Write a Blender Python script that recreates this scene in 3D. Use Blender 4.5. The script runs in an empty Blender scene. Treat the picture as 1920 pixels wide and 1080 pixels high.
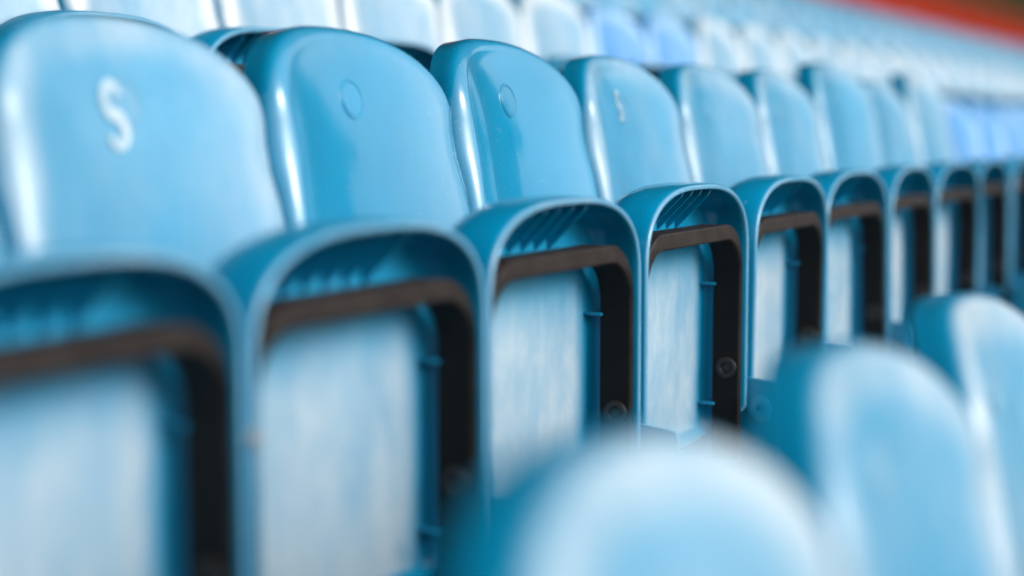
import bpy, bmesh, math, random
from mathutils import Vector, Matrix
random.seed(7)
R = math.radians
S = bpy.context.scene
COL = S.collection

# ------------------------------------------------------------------ camera
ZC = 2.55                                   # camera height above the pitch
PHI, PITCH = R(25.64), R(5.143)
cam_d = bpy.data.cameras.new('camera')
cam = bpy.data.objects.new('camera', cam_d); COL.objects.link(cam)
fwd = Vector((math.cos(PHI)*math.cos(PITCH), math.sin(PHI)*math.cos(PITCH), -math.sin(PITCH)))
cam.location = (0, 0, ZC)
cam.rotation_euler = fwd.to_track_quat('-Z', 'Y').to_euler()
cam_d.sensor_width = 36; cam_d.lens = 61.9
cam_d.clip_start = .02; cam_d.clip_end = 3000
cam_d.dof.use_dof = True; cam_d.dof.focus_distance = 2.52; cam_d.dof.aperture_fstop = 1.25
S.camera = cam

# ------------------------------------------------------------------ sky, sun, exposure
SUN_EL, SUN_AZ = R(30), R(178)              # azimuth clockwise from +Y: out over the pitch, to the right
w = bpy.data.worlds.new('World'); S.world = w; w.use_nodes = True
nt = w.node_tree; nt.nodes.clear()
sky = nt.nodes.new('ShaderNodeTexSky'); sky.sky_type = 'NISHITA'; sky.sun_disc = False
sky.sun_elevation = SUN_EL; sky.sun_rotation = SUN_AZ
sky.air_density = 1.0; sky.dust_density = 6.0; sky.ozone_density = 1.0
hs = nt.nodes.new('ShaderNodeHueSaturation'); hs.inputs['Saturation'].default_value = .10
bg = nt.nodes.new('ShaderNodeBackground'); bg.inputs[1].default_value = .15
wo = nt.nodes.new('ShaderNodeOutputWorld')
nt.links.new(sky.outputs[0], hs.inputs['Color']); nt.links.new(hs.outputs[0], bg.inputs[0]); nt.links.new(bg.outputs[0], wo.inputs[0])
sd = bpy.data.lights.new('sun', 'SUN'); sd.energy = 0.9; sd.angle = R(25); sd.color = (1, .97, .93)
sun = bpy.data.objects.new('sun', sd); COL.objects.link(sun)
sdir = Vector((math.sin(SUN_AZ)*math.cos(SUN_EL), math.cos(SUN_AZ)*math.cos(SUN_EL), math.sin(SUN_EL)))
sun.rotation_euler = sdir.to_track_quat('Z', 'Y').to_euler(); sun.location = (0, 0, 30)
S.view_settings.view_transform = 'Standard'; S.view_settings.look = 'None'
S.view_settings.exposure = 0.46; S.view_settings.gamma = 1.0

# ------------------------------------------------------------------ materials
class NB:
    def __init__(s, name):
        s.m = bpy.data.materials.new(name); s.m.use_nodes = True
        s.t = s.m.node_tree; s.b = s.t.nodes['Principled BSDF']
    def n(s, typ, **kw):
        x = s.t.nodes.new(typ)
        for k, v in kw.items(): setattr(x, k, v)
        return x
    def link(s, a, b): s.t.links.new(a, b)
    def val(s, sock, v):
        if hasattr(v, 'links') or hasattr(v, 'is_linked'): s.link(v, sock)
        else: sock.default_value = v
    def noise(s, scale, stretch=(1, 1, 1), detail=4, rough=.55, obj=True, offs=None):
        tc = s.n('ShaderNodeTexCoord'); mp = s.n('ShaderNodeMapping'); mp.inputs['Scale'].default_value = stretch
        s.link(tc.outputs['Object'], mp.inputs['Vector'])
        if offs is not None:
            cx = s.n('ShaderNodeCombineXYZ'); mu = s.math('MULTIPLY', offs, 37.0)
            for i in range(3): s.link(mu, cx.inputs[i])
            s.link(cx.outputs[0], mp.inputs['Location'])
        nz = s.n('ShaderNodeTexNoise'); nz.inputs['Scale'].default_value = scale
        nz.inputs['Detail'].default_value = detail; nz.inputs['Roughness'].default_value = rough
        s.link(mp.outputs[0], nz.inputs['Vector']); return nz.outputs['Fac']
    def math(s, op, a, b=0.0, clamp=False):
        x = s.n('ShaderNodeMath', operation=op); x.use_clamp = clamp
        s.val(x.inputs[0], a); s.val(x.inputs[1], b); return x.outputs[0]
    def ramp(s, fac, a, b, lo=0.0, hi=1.0):
        x = s.n('ShaderNodeMapRange'); s.link(fac, x.inputs[0])
        for i, v in zip((1, 2, 3, 4), (a, b, lo, hi)): x.inputs[i].default_value = v
        return x.outputs[0]
    def mix(s, fac, a, b):
        x = s.n('ShaderNodeMix', data_type='RGBA'); s.val(x.inputs[0], fac)
        s.val(x.inputs[6], a); s.val(x.inputs[7], b); return x.outputs[2]
    def bump(s, h, strength, dist):
        x = s.n('ShaderNodeBump'); x.inputs['Strength'].default_value = strength; x.inputs['Distance'].default_value = dist
        s.link(h, x.inputs['Height']); s.link(x.outputs[0], s.b.inputs['Normal'])

def c4(r, g, b): return (r, g, b, 1)

def plastic(name, base, pale):
    """moulded polypropylene; the object's own colour carries (fade, roughness, dirt)"""
    q = NB(name)
    oi = q.n('ShaderNodeObjectInfo'); sp = q.n('ShaderNodeSeparateColor'); q.link(oi.outputs['Color'], sp.inputs[0])
    rnd = oi.outputs['Random']
    big = q.noise(5, offs=rnd); streak = q.noise(22, (1, 1, .09), 6, .65, offs=rnd); fine = q.noise(90, (1, 1, .25), 5, .7, offs=rnd)
    v = q.ramp(big, .3, .7, .88, 1.08)
    hsv = q.n('ShaderNodeHueSaturation'); hsv.inputs['Color'].default_value = base; q.link(v, hsv.inputs['Value'])
    f1 = q.ramp(streak, .42, .72, 0, 1); f2 = q.ramp(fine, .45, .75, 0, 1)
    f = q.math('ADD', q.math('MULTIPLY', f1, .15), q.math('MULTIPLY', f2, .16))
    at = q.n('ShaderNodeAttribute'); at.attribute_name = 'wear_shading'
    wear_shading = q.math('ADD', q.math('MULTIPLY', at.outputs['Fac'], 1.0), 0.0)
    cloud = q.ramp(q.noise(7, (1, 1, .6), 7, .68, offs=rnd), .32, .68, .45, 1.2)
    fade = q.math('MULTIPLY', q.math('MULTIPLY', sp.outputs[0], wear_shading), q.math('MULTIPLY', cloud, q.math('ADD', f, .7)), True)
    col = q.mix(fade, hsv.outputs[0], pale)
    dirt = q.math('MULTIPLY', q.ramp(q.noise(60, detail=8, rough=.75, offs=rnd), .6, .8, 0, 1), sp.outputs[2], True)
    col = q.mix(dirt, col, c4(.05, .10, .13))
    speck = q.math('MULTIPLY', q.ramp(q.noise(150, detail=2, rough=.4, offs=rnd), .70, .74, 0, 1), q.ramp(q.noise(11, detail=3, offs=rnd), .45, .6, 0, .16), True)
    col = q.mix(speck, col, c4(.55, .58, .60))
    q.link(col, q.b.inputs['Base Color'])
    rg = q.math('ADD', sp.outputs[1], q.math('MULTIPLY', f, .10)); q.link(rg, q.b.inputs['Roughness'])
    q.b.inputs['IOR'].default_value = 1.5
    q.link(q.math('SUBTRACT', .62, q.math('MULTIPLY', sp.outputs[0], 3.2), True), q.b.inputs['Coat Weight'])
    q.b.inputs['Coat Roughness'].default_value = .07; q.b.inputs['Coat IOR'].default_value = 1.65
    wob = q.noise(14, (1, 1, .35), 3); scr = q.ramp(q.noise(240, (1, 1, .06), 3, .6, offs=rnd), .62, .75, 0, 1)
    q.bump(q.math('SUBTRACT', wob, q.math('MULTIPLY', scr, .03)), .12, .01)
    return q.m

def metal(name, base, rust, rough=.55):
    q = NB(name)
    a = q.ramp(q.noise(35, detail=8, rough=.7), .5, .68, 0, 1)
    q.link(q.mix(a, base, rust), q.b.inputs['Base Color'])
    q.link(q.ramp(a, 0, 1, rough-.12, rough+.25), q.b.inputs['Roughness'])
    q.b.inputs['Metallic'].default_value = 0
    q.bump(q.noise(160, detail=6), .25, .002); return q.m

def rough(name, a, b, scale, rg=.85, bscale=None):
    q = NB(name)
    q.link(q.mix(q.ramp(q.noise(scale, detail=9, rough=.65), .35, .7), a, b), q.b.inputs['Base Color'])
    q.b.inputs['Roughness'].default_value = rg
    q.bump(q.noise(bscale or scale*6, detail=8), .4, .01); return q.m

M_BLUE = plastic('blue_plastic', c4(.0, .203, .372), c4(.42, .48, .52))
M_VIOLET = plastic('violet_blue_plastic', c4(.010, .20, .50), c4(.38, .54, .70))
M_STEEL = metal('brown_steel', c4(.008, .007, .0075), c4(.03, .022, .019))
M_DARK = metal('dark_steel', c4(.006, .0055, .006), c4(.02, .015, .013))
def frame_steel():
    q = NB('brown_frame_steel')
    at = q.n('ShaderNodeAttribute'); at.attribute_name = 'wear_shading'
    a = q.ramp(q.noise(35, detail=8, rough=.7), .42, .7, 0, 1)
    base = q.mix(a, c4(.002, .0018, .002), c4(.008, .006, .0055))
    dust_light = q.math('MULTIPLY', at.outputs['Fac'], q.ramp(q.noise(70, (.3, 1, 1), 8, .7), .25, .75, .3, 1.1), True)  # dust tone, with light from above painted into it
    q.link(q.mix(dust_light, base, c4(.026, .019, .017)), q.b.inputs['Base Color'])
    q.link(q.ramp(a, 0, 1, .45, .7), q.b.inputs['Roughness']); q.b.inputs['Specular IOR Level'].default_value = .2
    q.bump(q.noise(160, detail=6), .25, .002); return q.m
M_FRAME = frame_steel()
M_BOLT = metal('zinc_bolt', c4(.22, .23, .24), c4(.12, .11, .10), .35)
M_CONC = rough('concrete', c4(.20, .20, .20), c4(.30, .295, .285), 3)
M_RED = metal('red_paint', c4(.36, .024, .009), c4(.27, .018, .008), .7)
M_OLIVE = rough('olive_wall', c4(.15, .125, .06), c4(.19, .15, .08), 2)
M_GRASS = rough('grass', c4(.035, .075, .02), c4(.06, .11, .03), .8)
M_ROOF = metal('roof_sheet', c4(.13, .135, .14), c4(.10, .10, .10), .5)
for m_ in (M_RED, M_OLIVE): m_.node_tree.nodes['Principled BSDF'].inputs['Specular IOR Level'].default_value = .08
M_MARK = rough('whitish_mark', c4(.24, .40, .50), c4(.50, .56, .60), 60, .5)

# ------------------------------------------------------------------ helpers
def mesh(name, verts, faces, mat, smooth=True, sharp=None):
    me = bpy.data.meshes.new(name); me.from_pydata([tuple(v) for v in verts], [], faces); me.materials.append(mat)
    bm = bmesh.new(); bm.from_mesh(me); bmesh.ops.recalc_face_normals(bm, faces=bm.faces)
    if sharp:
        for e in bm.edges:
            if len(e.link_faces) == 2 and e.calc_face_angle(0) > R(sharp): e.smooth = False
    bm.to_mesh(me); bm.free()
    for p in me.polygons: p.use_smooth = smooth
    return me

def set_wear_shading(me, vals):
    a = me.attributes.new('wear_shading', 'FLOAT', 'POINT'); a.data.foreach_set('value', vals)  # mask of real wear plus highlights and shade put into the colour

def obj(name, me, parent=None, loc=(0, 0, 0)):
    o = bpy.data.objects.new(name, me); COL.objects.link(o); o.location = loc
    if parent: o.parent = parent
    return o

def tag(o, label, cat, group=None):
    o['label'] = label; o['category'] = cat
    if group: o['group'] = group
    return o

def loft(loops, cap0=True, cap1=True, closed=True):
    n = len(loops[0]); v = [p for l in loops for p in l]; f = []
    for i in range(len(loops)-1):
        for k in range(n if closed else n-1):
            a, b = i*n+k, i*n+(k+1) % n
            f.append((a, b, b+n, a+n))
    if cap0: f.append(tuple(range(n))[::-1])
    if cap1: f.append(tuple(range((len(loops)-1)*n, len(loops)*n)))
    return v, f

def pole_loft(center, loops):
    """fan from a centre point, then rings"""
    n = len(loops[0]); v = [center]+[p for l in loops for p in l]; f = [(0, 1+k, 1+(k+1) % n) for k in range(n)]
    for i in range(len(loops)-1):
        for k in range(n):
            a, b = 1+i*n+k, 1+i*n+(k+1) % n
            f.append((a, b, b+n, a+n))
    return v, f

def box_data(x0, x1, y0, y1, z0, z1, bev=0.0):
    bm = bmesh.new(); bmesh.ops.create_cube(bm, size=1)
    for q in bm.verts:
        q.co = Vector(((x0+x1)/2+q.co.x*(x1-x0), (y0+y1)/2+q.co.y*(y1-y0), (z0+z1)/2+q.co.z*(z1-z0)))
    if bev: bmesh.ops.bevel(bm, geom=bm.edges[:], offset=bev, segments=2, affect='EDGES', profile=.5)
    bm.verts.index_update()
    v = [q.co.copy() for q in bm.verts]; f = [tuple(x.index for x in fc.verts) for fc in bm.faces]; bm.free()
    return v, f

def box(name, mat, dims, bev=0.0):
    v, f = box_data(*dims, bev); return mesh(name, v, f, mat, bev > 0, 50)

def join(parts):
    V, F = [], []
    for v, f in parts:
        o = len(V); V += list(v); F += [tuple(i+o for i in q) for q in f]
    return V, F

def arch_outline(a, b, n, z0, zb, rb, seg=22, side=8):
    """closed outline (x, z), counter-clockwise, arch on top, small round corners below"""
    pts = []
    for i in range(seg*2+1):                         # right shoulder over the top to the left shoulder
        t = math.pi*i/(seg*2)
        c, s_ = math.cos(t), math.sin(t)
        pts.append((a*math.copysign(abs(c)**(2/n), c), z0+b*abs(s_)**(2/n)))
    for i in range(1, side+1): pts.append((-a, z0+(zb+rb-z0)*i/side))
    for i in range(1, 5):
        t = math.pi+math.pi/2*i/4; pts.append((-a+rb+rb*math.cos(t), zb+rb+rb*math.sin(t)))
    for i in range(1, 10): pts.append((-a+rb+(2*a-2*rb)*i/10, zb))
    for i in range(0, 4):
        t = 1.5*math.pi+math.pi/2*i/4; pts.append((a-rb+rb*math.cos(t), zb+rb+rb*math.sin(t)))
    for i in range(0, side): pts.append((a, zb+rb+(z0-zb-rb)*i/side))
    return pts

def normals2(pts):
    out = []; n = len(pts)
    for i in range(n):
        (x0, z0), (x1, z1) = pts[i-1], pts[(i+1) % n]
        dx, dz = x1-x0, z1-z0; l = math.hypot(dx, dz) or 1
        out.append((dz/l, -dx/l))
    return out

# ------------------------------------------------------------------ the tip-up seat (x across, front of the seat towards -y, z from the floor)
PITCHW = .46
HB = .866                                        # top of the backrest above the tread
A_B = .223

def face_y(x, z):
    """front face of the backrest: reclined, hollow across, rolled back at the top"""
    d = HB-z
    y = .055 - .15*d - .012*math.sin(min(1, d/.45)*math.pi)
    y += .008*math.exp(-d/.02)
    return y - .044*(abs(x)/A_B)**2.0

def make_backrest():
    out = arch_outline(A_B, .135, 2.4, HB-.135, .40, .05)
    nr = normals2(out); N = len(out)
    rr = []
    for (x, z) in out:
        side = min(1, abs(x)/(A_B*.98))**6
        rr.append(.023+.014*side*math.exp(-((z-.715)/.055)**2))
    face = [(x-nx*r, z-nz*r) for (x, z), (nx, nz), r in zip(out, nr, rr)]
    cx, cz = 0, .66
    loops = []
    for t in [i/16 for i in range(1, 17)]:
        loops.append([(cx+(x-cx)*t, face_y(cx+(x-cx)*t, cz+(z-cz)*t), cz+(z-cz)*t) for x, z in face])
    for al in (10, 20, 32, 45, 58, 72, 90):
        s_, c_ = math.sin(R(al)), 1-math.cos(R(al))
        loops.append([(x+nx*r*s_, face_y(x, z)+r*c_, z+nz*r*s_) for (x, z), (nx, nz), r in zip(face, nr, rr)])
    dep = lambda z: .042+.012*max(0, min(1, (z-.5)/.3))
    for k in (.35, .7, 1.0):
        loops.append([(x-nx*.004*k, face_y(fx, fz)+r+(dep(z)-r)*k, z-nz*.004*k) for (x, z), (nx, nz), r, (fx, fz) in zip(out, nr, rr, face)])
    # the flange turns inwards and the rear skin closes it, 5 mm behind the face
    for off, k in ((.006, 1.0), (.007, .5)):
        loops.append([(x-nx*off, face_y(fx, fz)+r+(dep(z)-r)*k, z-nz*off) for (x, z), (nx, nz), r, (fx, fz) in zip(out, nr, rr, face)])
    for t in (.97, .8, .5, .2):
        loops.append([(cx+(x-cx)*t, face_y(cx+(x-cx)*t, cz+(z-cz)*t)+.006, cz+(z-cz)*t) for x, z in face])
    v, f = pole_loft((cx, face_y(cx, cz), cz), loops)
    v.append((cx, face_y(cx, cz)+.006, cz)); last = len(v)-1; b = 1+(len(loops)-1)*N
    f += [(b+k, last, b+(k+1) % N) for k in range(N)]
    me = mesh('backrest', v, f, M_BLUE, True, 60)
    set_wear_shading(me, [.75]+[(.75 if i < 13 else (1.0 if i < 14 else (1.5 if i < 15 else (1.9 if i < 20 else (1.0 if i < 21 else 0))))) for i in range(len(loops)) for _ in range(N)]+[0.0]); return me  # bleached face; the paler edge rings also paint the rim's sky highlight

def on_face(x, z, lift): return (x, face_y(x, z)-lift, z)

def make_disc():
    r, zc = .0245, HB-.093
    loops = []
    for q, l in ((.35, .0014), (.7, .0014), (.84, .0014), (.88, .0004), (.93, .0004), (.97, .0016), (1.03, .0016), (1.09, -.001)):
        loops.append([on_face(r*q*math.cos(t), zc+r*q*math.sin(t), l) for t in [2*math.pi*k/32 for k in range(32)]])
    v, f = pole_loft(on_face(0, zc, .0014), loops)
    me = mesh('number_disc', v, f, M_BLUE, True, 25); set_wear_shading(me, [1.0]*len(v)); return me

def ribbon(points, width, lift):
    v, f = [], []; n = len(points)
    for i, (x, z) in enumerate(points):
        x0, z0 = points[max(0, i-1)]; x1, z1 = points[min(n-1, i+1)]
        l = math.hypot(x1-x0, z1-z0); nx, nz = -(z1-z0)/l, (x1-x0)/l
        wd = width*(.55+.45*math.sin(math.pi*min(1, max(0, (i+.6)/n))))
        v += [on_face(x+nx*wd/2, z+nz*wd/2, lift), on_face(x-nx*wd/2, z-nz*wd/2, lift)]
    for i in range(n-1): f.append((2*i, 2*i+1, 2*i+3, 2*i+2))
    b = len(v); v += [(x, y+.001, z) for x, y, z in v]
    f += [(a+b for a in q) for q in []]
    return v, f

def make_letter_s(cx, zc, w_, h_, wd):
    pts = []
    for i in range(25):
        t = i/24
        ang = R(35) + t*R(235) if t < .5 else None
        if t <= .5:
            a = R(20)+(t/.5)*R(250); pts.append((cx+w_*.5*math.cos(a), zc+h_*.25+h_*.25*math.sin(a)))
        else:
            a = R(90)-((t-.5)/.5)*R(250); pts.append((cx+w_*.5*math.cos(a), zc-h_*.25+h_*.25*math.sin(a)))
    v, f = ribbon(pts, wd, .0021); return mesh('pale_mark', v, f, M_MARK, True)

# --- seat pan, tipped up: its underside faces the camera
ZT, ZB = HB-.126-.085, .245                       # rim top and bottom above the tread
YR, YF = -.278, -.203                             # front rim plane and tray floor
A_P = .2215
def pan_y(x, z):
    """tray floor: slight dome"""
    u = max(0, 1-(x/A_P)**2)*max(0, 1-((z-(ZT+ZB)/2)/((ZT-ZB)/2))**2)
    return YF-.010*u

def make_pan():
    out = arch_outline(A_P, .12, 2.8, ZT-.12, ZB, .03, side=10)
    nr = normals2(out); N = len(out)
    cx, cz = 0, (ZT+ZB)/2
    T = .0095
    def op(z): q = max(0, min(1, (ZB+.045-z)/.04)); return q*q*(3-2*q)
    def off(d): return [(x-nx*d, z-nz*d) for (x, z), (nx, nz) in zip(out, nr)]
    loops = []
    inn = off(T+.016)
    for t in [i/10 for i in range(1, 11)]:
        loops.append([(cx+(x-cx)*t, pan_y(cx+(x-cx)*t, cz+(z-cz)*t), cz+(z-cz)*t) for x, z in inn])
    for al in (30, 60, 90):
        d = T+.016*(1-math.sin(R(al)))
        loops.append([(x, pan_y(x, z)-.016*(1-math.cos(R(al))), z) for x, z in off(d)])
    for d, y in ((T-.0004, YR+.012), (T-.0008, YR+.0035), (T-.002, YR+.0012), (T*.6, YR), (T*.35, YR+.0002), (.0012, YR+.0016), (0, YR+.0045), (-.001, YR+.02), (-.0015, YR+.045)):
        loops.append([(x, y+(YF-.004-y)*op(z)*(1 if y < YF-.004 else 0), z) for x, z in off(d)])
    # rear: the sitting surface, rounded over
    for al in (15, 35, 55, 75, 90):
        d = -.0015+.042*(1-math.cos(R(al)))
        loops.append([(x, max(YR+.05+.045*math.sin(R(al)), (YF+.006)*op(z)-9*(1-op(z))), z) for x, z in off(d)])
    ye = YR+.095; rear = off(.0405)
    for t in (.75, .45, .2):
        loops.append([(cx+(x-cx)*t, ye-.016*(1-t), cz+(z-cz)*t) for x, z in rear])
    v, f = pole_loft((cx, pan_y(cx, cz), cz), loops)
    v.append((cx, ye-.016, cz)); last = len(v)-1; b = 1+(len(loops)-1)*N
    f += [(b+k, last, b+(k+1) % N) for k in range(N)]
    me = mesh('seat_pan', v, f, M_BLUE, True, 60)
    def bleach_shade(p, top):                             # bleached underside patch; its fade-out paints shade in the arch and below the bar
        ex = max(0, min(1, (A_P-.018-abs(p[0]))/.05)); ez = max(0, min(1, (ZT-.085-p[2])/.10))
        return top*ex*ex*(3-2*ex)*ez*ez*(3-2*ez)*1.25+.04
    set_wear_shading(me, [1.25]+[(bleach_shade(loops[i][k], 1) if i < 10 else (.5 if 15 <= i <= 18 else 0)) for i in range(len(loops)) for k in range(N)]+[0.0]); return me  # rim rings paled as a painted highlight

def arch_z(x):                                    # inner top wall height at x
    a, b, n = A_P-.0095, .12-.0095, 2.8
    return ZT-.12+b*max(0, 1-(abs(x)/a)**n)**(1/n)

def make_rib(x):
    z1 = arch_z(x)+.002; t = .0017
    tri = [(YR+.014, z1), (YR+.019, z1-.010), (pan_y(x, z1-.06)+.003, z1-.064), (YF+.004, z1)]
    v = [(x-t, y, z) for y, z in tri]+[(x+t, y, z) for y, z in tri]
    f = [(3, 2, 1, 0), (4, 5, 6, 7)]+[(i, (i+1) % 4, 4+(i+1) % 4, 4+i) for i in range(4)]
    return mesh('rib', v, f, M_BLUE, False)

def sweep_u(half, ztop, zbot, rc, th_top, th_leg, y0, y1):
    """flat strip bent to an inverted U; th in the plane, y0..y1 deep"""
    path = [(-half, zbot), (-half, zbot+(ztop-rc-zbot)*.5)]
    for i in range(9):
        t = math.pi-math.pi/2*i/8; path.append((-half+rc+rc*math.cos(t), ztop-rc+rc*math.sin(t)))
    path.append((0, ztop))
    for i in range(9):
        t = math.pi/2-math.pi/2*i/8; path.append((half-rc+rc*math.cos(t), ztop-rc+rc*math.sin(t)))
    path += [(half, zbot+(ztop-rc-zbot)*.5), (half, zbot)]
    loops = []; n = len(path); b = .0022
    for i, (x, z) in enumerate(path):
        x0, z0 = path[max(0, i-1)]; x1, z1 = path[min(n-1, i+1)]
        l = math.hypot(x1-x0, z1-z0); nx, nz = -(z1-z0)/l, (x1-x0)/l   # outward
        th = th_leg+(th_top-th_leg)*max(0, min(1, abs(nz)))
        sec = [(0, y0+b), (-b, y0), (-th+b, y0), (-th, y0+b), (-th, y1-b), (-th+b, y1), (-b, y1), (0, y1-b)]
        loops.append([(x+nx*o, y, z+nz*o) for o, y in sec])
    return loft(loops)

def ring_x(x0, x1, y, z, r, hole=0, seg=20):
    """disc or washer with its axis along x, front at x0"""
    def c(x, q): return [(x, y+q*math.cos(2*math.pi*k/seg), z+q*math.sin(2*math.pi*k/seg)) for k in range(seg)]
    if hole:
        return loft([c(x1, r), c(x0+.001, r), c(x0, r*.93), c(x0, hole*1.12), c(x0+.001, hole), c(x1, hole)], False, False)
    return loft([c(x1, r), c(x0+.0015, r), c(x0, r*.85)])

def rotz_y(v):  # helper for bolts whose axis is y: swap x and y
    return [(y, x, z) for x, y, z in v]

G_BACK, G_DISC, G_PAN = make_backrest(), make_disc(), make_pan()
G_RIBS = [make_rib(x) for x in (-.076, -.038, 0, .038, .076)]
ZBAR = ZT-.066
FH = A_P-.0105
G_FRAME = mesh('seat_frame', *sweep_u(FH, ZBAR, ZB-.03, .072, .023, .011, YR+.007, YR+.052), M_FRAME, True, 40)
set_wear_shading(G_FRAME, [max(0, min(1, (v_.co.z-(ZBAR-.045))/.03)) for v_ in G_FRAME.vertices])  # crossbar paler than the legs: dust, and its top light put into the colour
ZP = HB-.126-.378
G_BOSS = mesh('pivot_washer', *ring_x(FH-.0145, FH-.009, YR+.028, ZP, .0165, .0085), M_DARK, True, 40)
G_BOSSP = mesh('pivot_bolt', *ring_x(FH-.0115, FH-.005, YR+.028, ZP, .0075), M_DARK, True, 40)
G_PEGS = [box('support_peg', M_BLUE, (A_P-.028, A_P-.008, YR+.047, YF+.004, z, z+.004), .0012) for z in (HB-.126-.249, HB-.126-.438)]
G_HINGE = box('hinge_plate', M_STEEL, (-FH+.016, -FH+.16, YR+.006, YR+.05, ZB+.008, ZB+.030), .002)
def side_plate():
    y0, y1, z0, z1 = YR-.05, -.06, .15, HB-.126-.40
    pr = [(y0+.02, z0), (y0, z0+.05), (y0, z1-.012), (y0+.004, z1-.003), (y0+.013, z1), (y1, z1+.03), (y1, z0)]
    t = .0045; n = len(pr)
    v = [(-t, y, z) for y, z in pr]+[(t, y, z) for y, z in pr]
    f = [tuple(range(n))[::-1], tuple(range(n, 2*n))]+[(i, (i+1) % n, n+(i+1) % n, n+i) for i in range(n)]
    v = [(x+PITCHW/2, y, z) for x, y, z in v]
    return mesh('side_bracket', v, f, M_BLUE, False)
G_SIDE = side_plate()
G_SBOSS = mesh('bracket_boss', *ring_x(PITCHW/2-.010, PITCHW/2-.003, YR-.020, HB-.126-.443, .021, .006), M_BLUE, True, 40)
G_FOOT = box('mounting_bracket', M_DARK, (-.16, .16, -.19, -.10, .213, .243), .004)
G_POST = box('back_strut', M_DARK, (-.02, .02, -.100, -.078, .24, .52), .003)
v, f = ring_x(-.003, .006, 0, 0, .0065)
G_RIVET = mesh('rivet', rotz_y(v), f, M_BOLT, True, 40)

VIOLET_CACHE = {}
def violet(me):
    if me.name not in VIOLET_CACHE:
        c = me.copy(); c.materials[0] = M_VIOLET; VIOLET_CACHE[me.name] = c
    return VIOLET_CACHE[me.name]

def make_seat(x, y, zf, detail=2, fade=.3, rg=.28, dirt=.2, pan_fade=None, purple=False, tilt=0.0, lift=0.0, yaw=0.0, fold=0.0):
    """detail 2: every part; 1: no small fittings; 0: backrest, pan and frame"""
    t = bpy.data.objects.new('stadium_seat', None); COL.objects.link(t)
    t.location = (x, y, zf); t.rotation_euler = (0, 0, yaw); t.empty_display_size = .1
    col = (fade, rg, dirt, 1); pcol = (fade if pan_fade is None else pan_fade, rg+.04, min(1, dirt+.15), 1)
    g = (lambda m: violet(m)) if purple else (lambda m: m)
    def part(n, me, par, c=None):
        o = obj(n, me, par)
        if c: o.color = c
        return o
    b = part('backrest', g(G_BACK), t, col); b.location.z = lift
    if tilt:                                       # swing about the lower edge
        b.rotation_euler = (tilt, 0, 0); b.location = (0, -.45*math.sin(-tilt)*1.0, lift+.45*(1-math.cos(tilt)))
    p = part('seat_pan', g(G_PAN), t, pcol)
    part('seat_frame', G_FRAME, t)
    if detail >= 1:
        part('number_disc', g(G_DISC), b, col)
        for r in G_RIBS: part('rib', g(r), p, pcol)
        part('mounting_bracket', G_FOOT, t); part('back_strut', G_POST, t)
    if detail >= 2:
        for r in G_PEGS: part('support_peg', g(r), p, pcol)
        part('hinge_plate', G_HINGE, t)
        wsh = part('pivot_washer', G_BOSS, t); part('pivot_bolt', G_BOSSP, wsh)
        s_ = part('side_bracket', G_SIDE, t, (.05, .35, .3, 1)); part('bracket_boss', G_SBOSS, s_, (.05, .35, .3, 1))
    if fold:                                       # the tipped-up pan and its steel rest at a slightly different angle
        pv = Vector((0, YR+.028, ZP)); rot = Matrix.Rotation(fold, 3, 'X')
        for ch in t.children:
            if ch.name.split('.')[0] in ('seat_pan', 'seat_frame', 'hinge_plate', 'pivot_washer'):
                ch.rotation_euler = (fold, 0, 0); ch.location = pv-rot@pv
    return t, b, p

# ------------------------------------------------------------------ terrace, ground, rear wall
ROWS = [(.285, -.165), (1.13, .133), (2.00, .388)]   # (y of the backrest top, its height over the camera)
while len(ROWS) < 7: ROWS.append((ROWS[-1][0]+.86, ROWS[-1][1]+.275))
FLOOR = [ZC+z-HB for _, z in ROWS]
X0, X1 = -6.0, 80.0
prof = []
yb, zb = ROWS[0][0]-.62, FLOOR[0]
prof_pts = [(yb-.86*6, 0.0)]
for k in range(6, 0, -1):
    zk = FLOOR[0]-.235*k
    prof_pts += [(yb-.86*k, max(0.02, zk)), (yb-.86*(k-1), max(0.02, zk))]
for i, (y, z) in enumerate(ROWS):
    y0 = prof_pts[-1][0]; y1 = y+.17
    prof_pts += [(y0, FLOOR[i]), (y1, FLOOR[i])]
YW, ZW = prof_pts[-1][0], FLOOR[-1]+.30            # rear gangway
prof_pts += [(YW, ZW), (YW+3.2, ZW)]
cl = []
for q in prof_pts:
    if not cl or (abs(q[0]-cl[-1][0])+abs(q[1]-cl[-1][1])) > 1e-5: cl.append(q)
v = [(X0, y, z) for y, z in cl]+[(X1, y, z) for y, z in cl]; n = len(cl)
f = [(i, i+1, n+i+1, n+i) for i in range(n-1)]
me = mesh('terrace', v, f, M_CONC, False); o = obj('concrete_terrace', me); o['kind'] = 'structure'
me = mesh('ground', [(-1500, -1500, 0), (1500, -1500, 0), (1500, 1500, 0), (-1500, 1500, 0)], [(0, 1, 2, 3)], M_GRASS, False)
o = obj('ground', me); o['kind'] = 'structure'

# ------------------------------------------------------------------ seats
ORD = ['first', 'second', 'third', 'fourth', 'fifth', 'sixth', 'seventh', 'eighth', 'ninth', 'tenth', 'eleventh', 'twelfth', 'thirteenth', 'fourteenth', 'fifteenth']
G_A, G_B, G_C = 'seats of the blurred front row', 'seats of the row in focus', 'seats of the row behind the one in focus'

for k in range(-1, 3):
    t, b, p = make_seat(.85+PITCHW*k, ROWS[0][0], FLOOR[0], fade=(.6, .42, .55)[k % 3], rg=.28)
    lab = ['large blurred pale blue seat back at the bottom centre, nearest to the camera',
           'blurred blue seat back in the front row, between the nearest one and the right edge',
           'blurred pale seat back of the front row cut by the right edge of the picture',
           'front row seat past the right edge of the picture'][min(k, 3)] if k >= 0 else 'front row seat below the lower left corner of the picture'
    tag(t, lab, 'seat', G_A)

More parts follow.
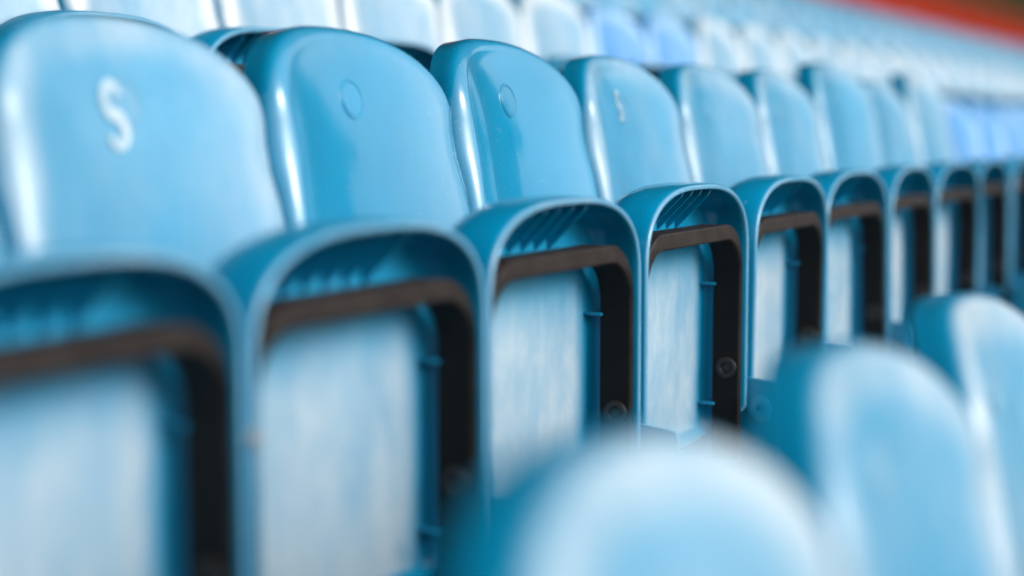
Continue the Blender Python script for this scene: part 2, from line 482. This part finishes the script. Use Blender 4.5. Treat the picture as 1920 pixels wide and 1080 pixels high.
SPEC_B = {0: (.2, .28), 1: (.32, .28), 2: (.06, .15), 3: (.04, .12), 4: (.28, .2), 5: (.32, .22), 6: (.34, .22), 7: (.26, .2), 8: (.34, .22), 9: (.5, .24)}
LAB_B = {
 -1: 'blue seat of the focused row left of the picture',
 0: 'blurred upturned blue seat with brown steel frame in the lower left corner',
 1: 'pale blue seat whose backrest at far left carries a worn white S mark',
 2: 'glossy deep blue seat, right of the one with the white S mark',
 3: 'sharpest seat, glossy deep blue back with a thin circle outline and crisp brown frame',
 4: 'chalky pale blue seat, right of the glossy one with the circle outline',
}
for k in range(-1, 15):
    fd, rg = SPEC_B.get(k, (.32, .28))
    purple = 10 <= k <= 13
    t, b, p = make_seat(1.03+PITCHW*k, ROWS[1][0], FLOOR[1]+{-1: -.014, 0: -.014, 1: -.012, 2: -.004}.get(k, 0), fade=.4 if purple else fd, rg=.2 if purple else rg,
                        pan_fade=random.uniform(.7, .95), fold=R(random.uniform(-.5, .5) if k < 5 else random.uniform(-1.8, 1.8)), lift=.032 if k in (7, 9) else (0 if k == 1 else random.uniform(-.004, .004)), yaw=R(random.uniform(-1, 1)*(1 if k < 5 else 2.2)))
    if purple:
        b.data = violet(G_BACK); b.location.z = -.03
        for ch in b.children: ch.data = violet(G_DISC)
    if k in LAB_B: lab = LAB_B[k]
    elif purple: lab = ['leftmost', 'second', 'third', 'fourth'][k-10]+' of the violet-blue backrests near the right edge, in the focused row'
    elif k == 7: lab = ''
    else: lab = 'focused row blue seat, '+ORD[k-4]+' to the right of the sharp seat with the circle outline' if k > 4 else ''
    if k == 7: lab = 'focused row seat, raised backrest with dark teal edge, fourth right of the sharp seat'
    if k == 9: lab = 'pale blue focused row seat with raised backrest, last before the violet-blue ones'
    if k == 14: lab = 'focused row seat past the right edge, after the violet-blue ones'
    tag(t, lab, 'seat', G_B)
    if k == 1:
        obj('pale_mark', make_letter_s(-.022, HB-.106, .028, .064, .014), b)
    if k == 4:
        obj('pale_mark', make_letter_s(-.018, HB-.088, .016, .050, .006), b)  # pale squiggle on this back, drawn with the same ribbon
    if k == 0:
        rv = obj('rivet', G_RIVET, t, (PITCHW/2-.004, YR-.004, HB-.126-.258))

for k in range(-3, 34):
    purple = k in (4, 5)
    t, b, p = make_seat(3.09+PITCHW*k, ROWS[2][0], FLOOR[2], detail=2 if k < 8 else 1, fade=.5 if purple else random.uniform(.85, 1.1), rg=.24 if purple else .32,
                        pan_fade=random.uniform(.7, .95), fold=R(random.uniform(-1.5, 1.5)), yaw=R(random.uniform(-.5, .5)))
    if purple:
        b.data = violet(G_BACK); b.location.z = -.02
        for ch in b.children: ch.data = violet(G_DISC)
    if purple: lab = ('left' if k == 4 else 'right')+' one of the two violet-blue backrests in the bleached row behind'
    elif k < 4: lab = 'bleached whitish seat of the row behind, '+ORD[3-k]+' to the left of the two violet-blue backrests'
    elif k < 11: lab = 'bleached whitish seat of the row behind, '+ORD[k-6]+' to the right of the two violet-blue backrests'
    else: lab = 'blurred whitish seat of the row behind, far along towards the right edge'
    tag(t, lab, 'seat', G_C if k < 11 else 'far seats of the row behind')

for r in range(3, 7):
    y, z = ROWS[r]; ph = random.random()*PITCHW
    xs = y*1.0
    k = 0
    while True:
        x = xs+ph+PITCHW*k; k += 1
        if x > y*6.2+1.0 or x > 38: break
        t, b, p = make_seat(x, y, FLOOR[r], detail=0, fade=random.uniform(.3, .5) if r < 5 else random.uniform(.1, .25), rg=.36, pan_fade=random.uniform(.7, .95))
        tag(t, 'blurred pale seat of the '+['fourth row up', 'fifth row up', 'sixth row up', 'topmost row below the red barrier'][r-3], 'seat', 'far seats of the upper rows')

# mounting rails
for i, (y, z) in enumerate(ROWS):
    xa, xb = (X0+.3, 9.0) if i == 0 else ((X0+.3, 12) if i == 1 else (X0+.3, min(39, y*6.3+1.5)))
    t = bpy.data.objects.new('mounting_rail', None); COL.objects.link(t); t.location = (0, y, FLOOR[i])
    obj('beam', box('beam', M_DARK, (xa, xb, -.185, -.125, .150, .212), .004), t)
    pm = box('post', M_DARK, (-.025, .025, -.18, -.13, .004, .149), .003)
    pl = box('base_plate', M_DARK, (-.06, .06, -.22, -.09, .0, .010), .002)
    x = xa+.4
    while x < xb:
        p_ = obj('post', pm, t, (x, 0, 0)); obj('base_plate', pl, p_); x += 1.38
    nm = ['front row', 'focused row', 'bleached third row', 'fourth row up', 'fifth row up', 'sixth row up', 'topmost row'][i]
    tag(t, 'dark steel rail on short posts carrying the seats of the '+nm, 'rail', 'mounting rails')

# ------------------------------------------------------------------ red barrier and wall at the back
YBAR = YW+.12
t = bpy.data.objects.new('red_barrier', None); COL.objects.link(t); t.location = (0, YBAR, ZW)
xb0, step = 6.0, 2.0
pm = box('post', M_RED, (-.05, .05, -.05, .05, 0, 1.12), .006)
pan = box('panel', M_RED, (.06, step-.06, -.02, .02, .30, .88), .006)
rl = box('rail', M_RED, (.052, step-.052, -.035, .035, 1.00, 1.10), .006)
for k in range(31):
    x = xb0+step*k
    obj('post', pm, t, (x, 0, 0))
    if k < 30: obj('panel', pan, t, (x, 0, 0)); obj('rail', rl, t, (x, 0, 0))
tag(t, 'blurred red painted barrier above the topmost row of seats', 'barrier')
wl = obj('rear_wall', box('rear_wall', M_OLIVE, (X0, X1, 0, .3, 0, 4.5)), None, (0, YW+3.2, ZW))
tag(wl, 'olive brown wall behind the red barrier in the top right corner', 'wall')

# ------------------------------------------------------------------ the roof over the stand (above the picture) shades it from the sky overhead
YR0, YR1, ZR = 0.0, YW+3.4, ZC+5.2
rf = bpy.data.objects.new('stand_roof', None); COL.objects.link(rf); rf.location = (0, 0, ZR)
n = 300; v = []; f = []
for i in range(n+1):
    x = -5+(X1+11)*i/n; dz = .05*(i % 2)
    v += [(x, YR0, .5+dz), (x, YR1, dz)]
f = [(2*i, 2*i+1, 2*i+3, 2*i+2) for i in range(n)]
obj('roof_sheet', mesh('roof_sheet', v, f, M_ROOF, False), rf)
gm = box('girder', M_DARK, (-.12, .12, YR0+.2, YR1, -.45, -.05), .01)
for k in range(17): obj('girder', gm, rf, (-4+5.3*k, 0, 0))
tag(rf, 'grey sheet roof over the stand, above the picture', 'roof')

# ------------------------------------------------------------------ unseen end stand, added and sized for what the glossy seats mirror
es = bpy.data.objects.new('added_end_stand', None); COL.objects.link(es); es.location = (66, 0, 0)
M_BANK = rough('far_seat_bank', c4(.0, .20, .40), c4(.10, .30, .46), .6, .6)
YA, YB = -33.0, 0.0
pr = [(0, 0), (0, 1.5)]
for k in range(18): pr += [(.8*k, 1.5+.45*(k+1)), (.8*(k+1), 1.5+.45*(k+1))]
pr += [(14.4, 0)]
n = len(pr); v = [(x, YA, z) for x, z in pr]+[(x, YB, z) for x, z in pr]
f = [(i, (i+1) % n, n+(i+1) % n, n+i) for i in range(n)]+[tuple(range(n)), tuple(range(n, 2*n))[::-1]]
obj('seat_bank', mesh('seat_bank', v, f, M_BANK, False), es)
obj('rear_wall', box('end_rear_wall', M_CONC, (14.45, 14.8, YA, YB, 0, 14)), es)
obj('roof', box('end_roof', M_ROOF, (-2, 15.2, YA-.5, YB+.5, 14.05, 15.2), .05), es)
gm = box('column', M_ROOF, (-.25, .25, -.25, .25, 0, 14.0), .02)
for k in range(4): obj('column', gm, es, (13.9, YA+1+10.3*k, 0))
tag(es, 'unseen roofed end stand with blue seats, added for the glossy seats to mirror', 'stand')
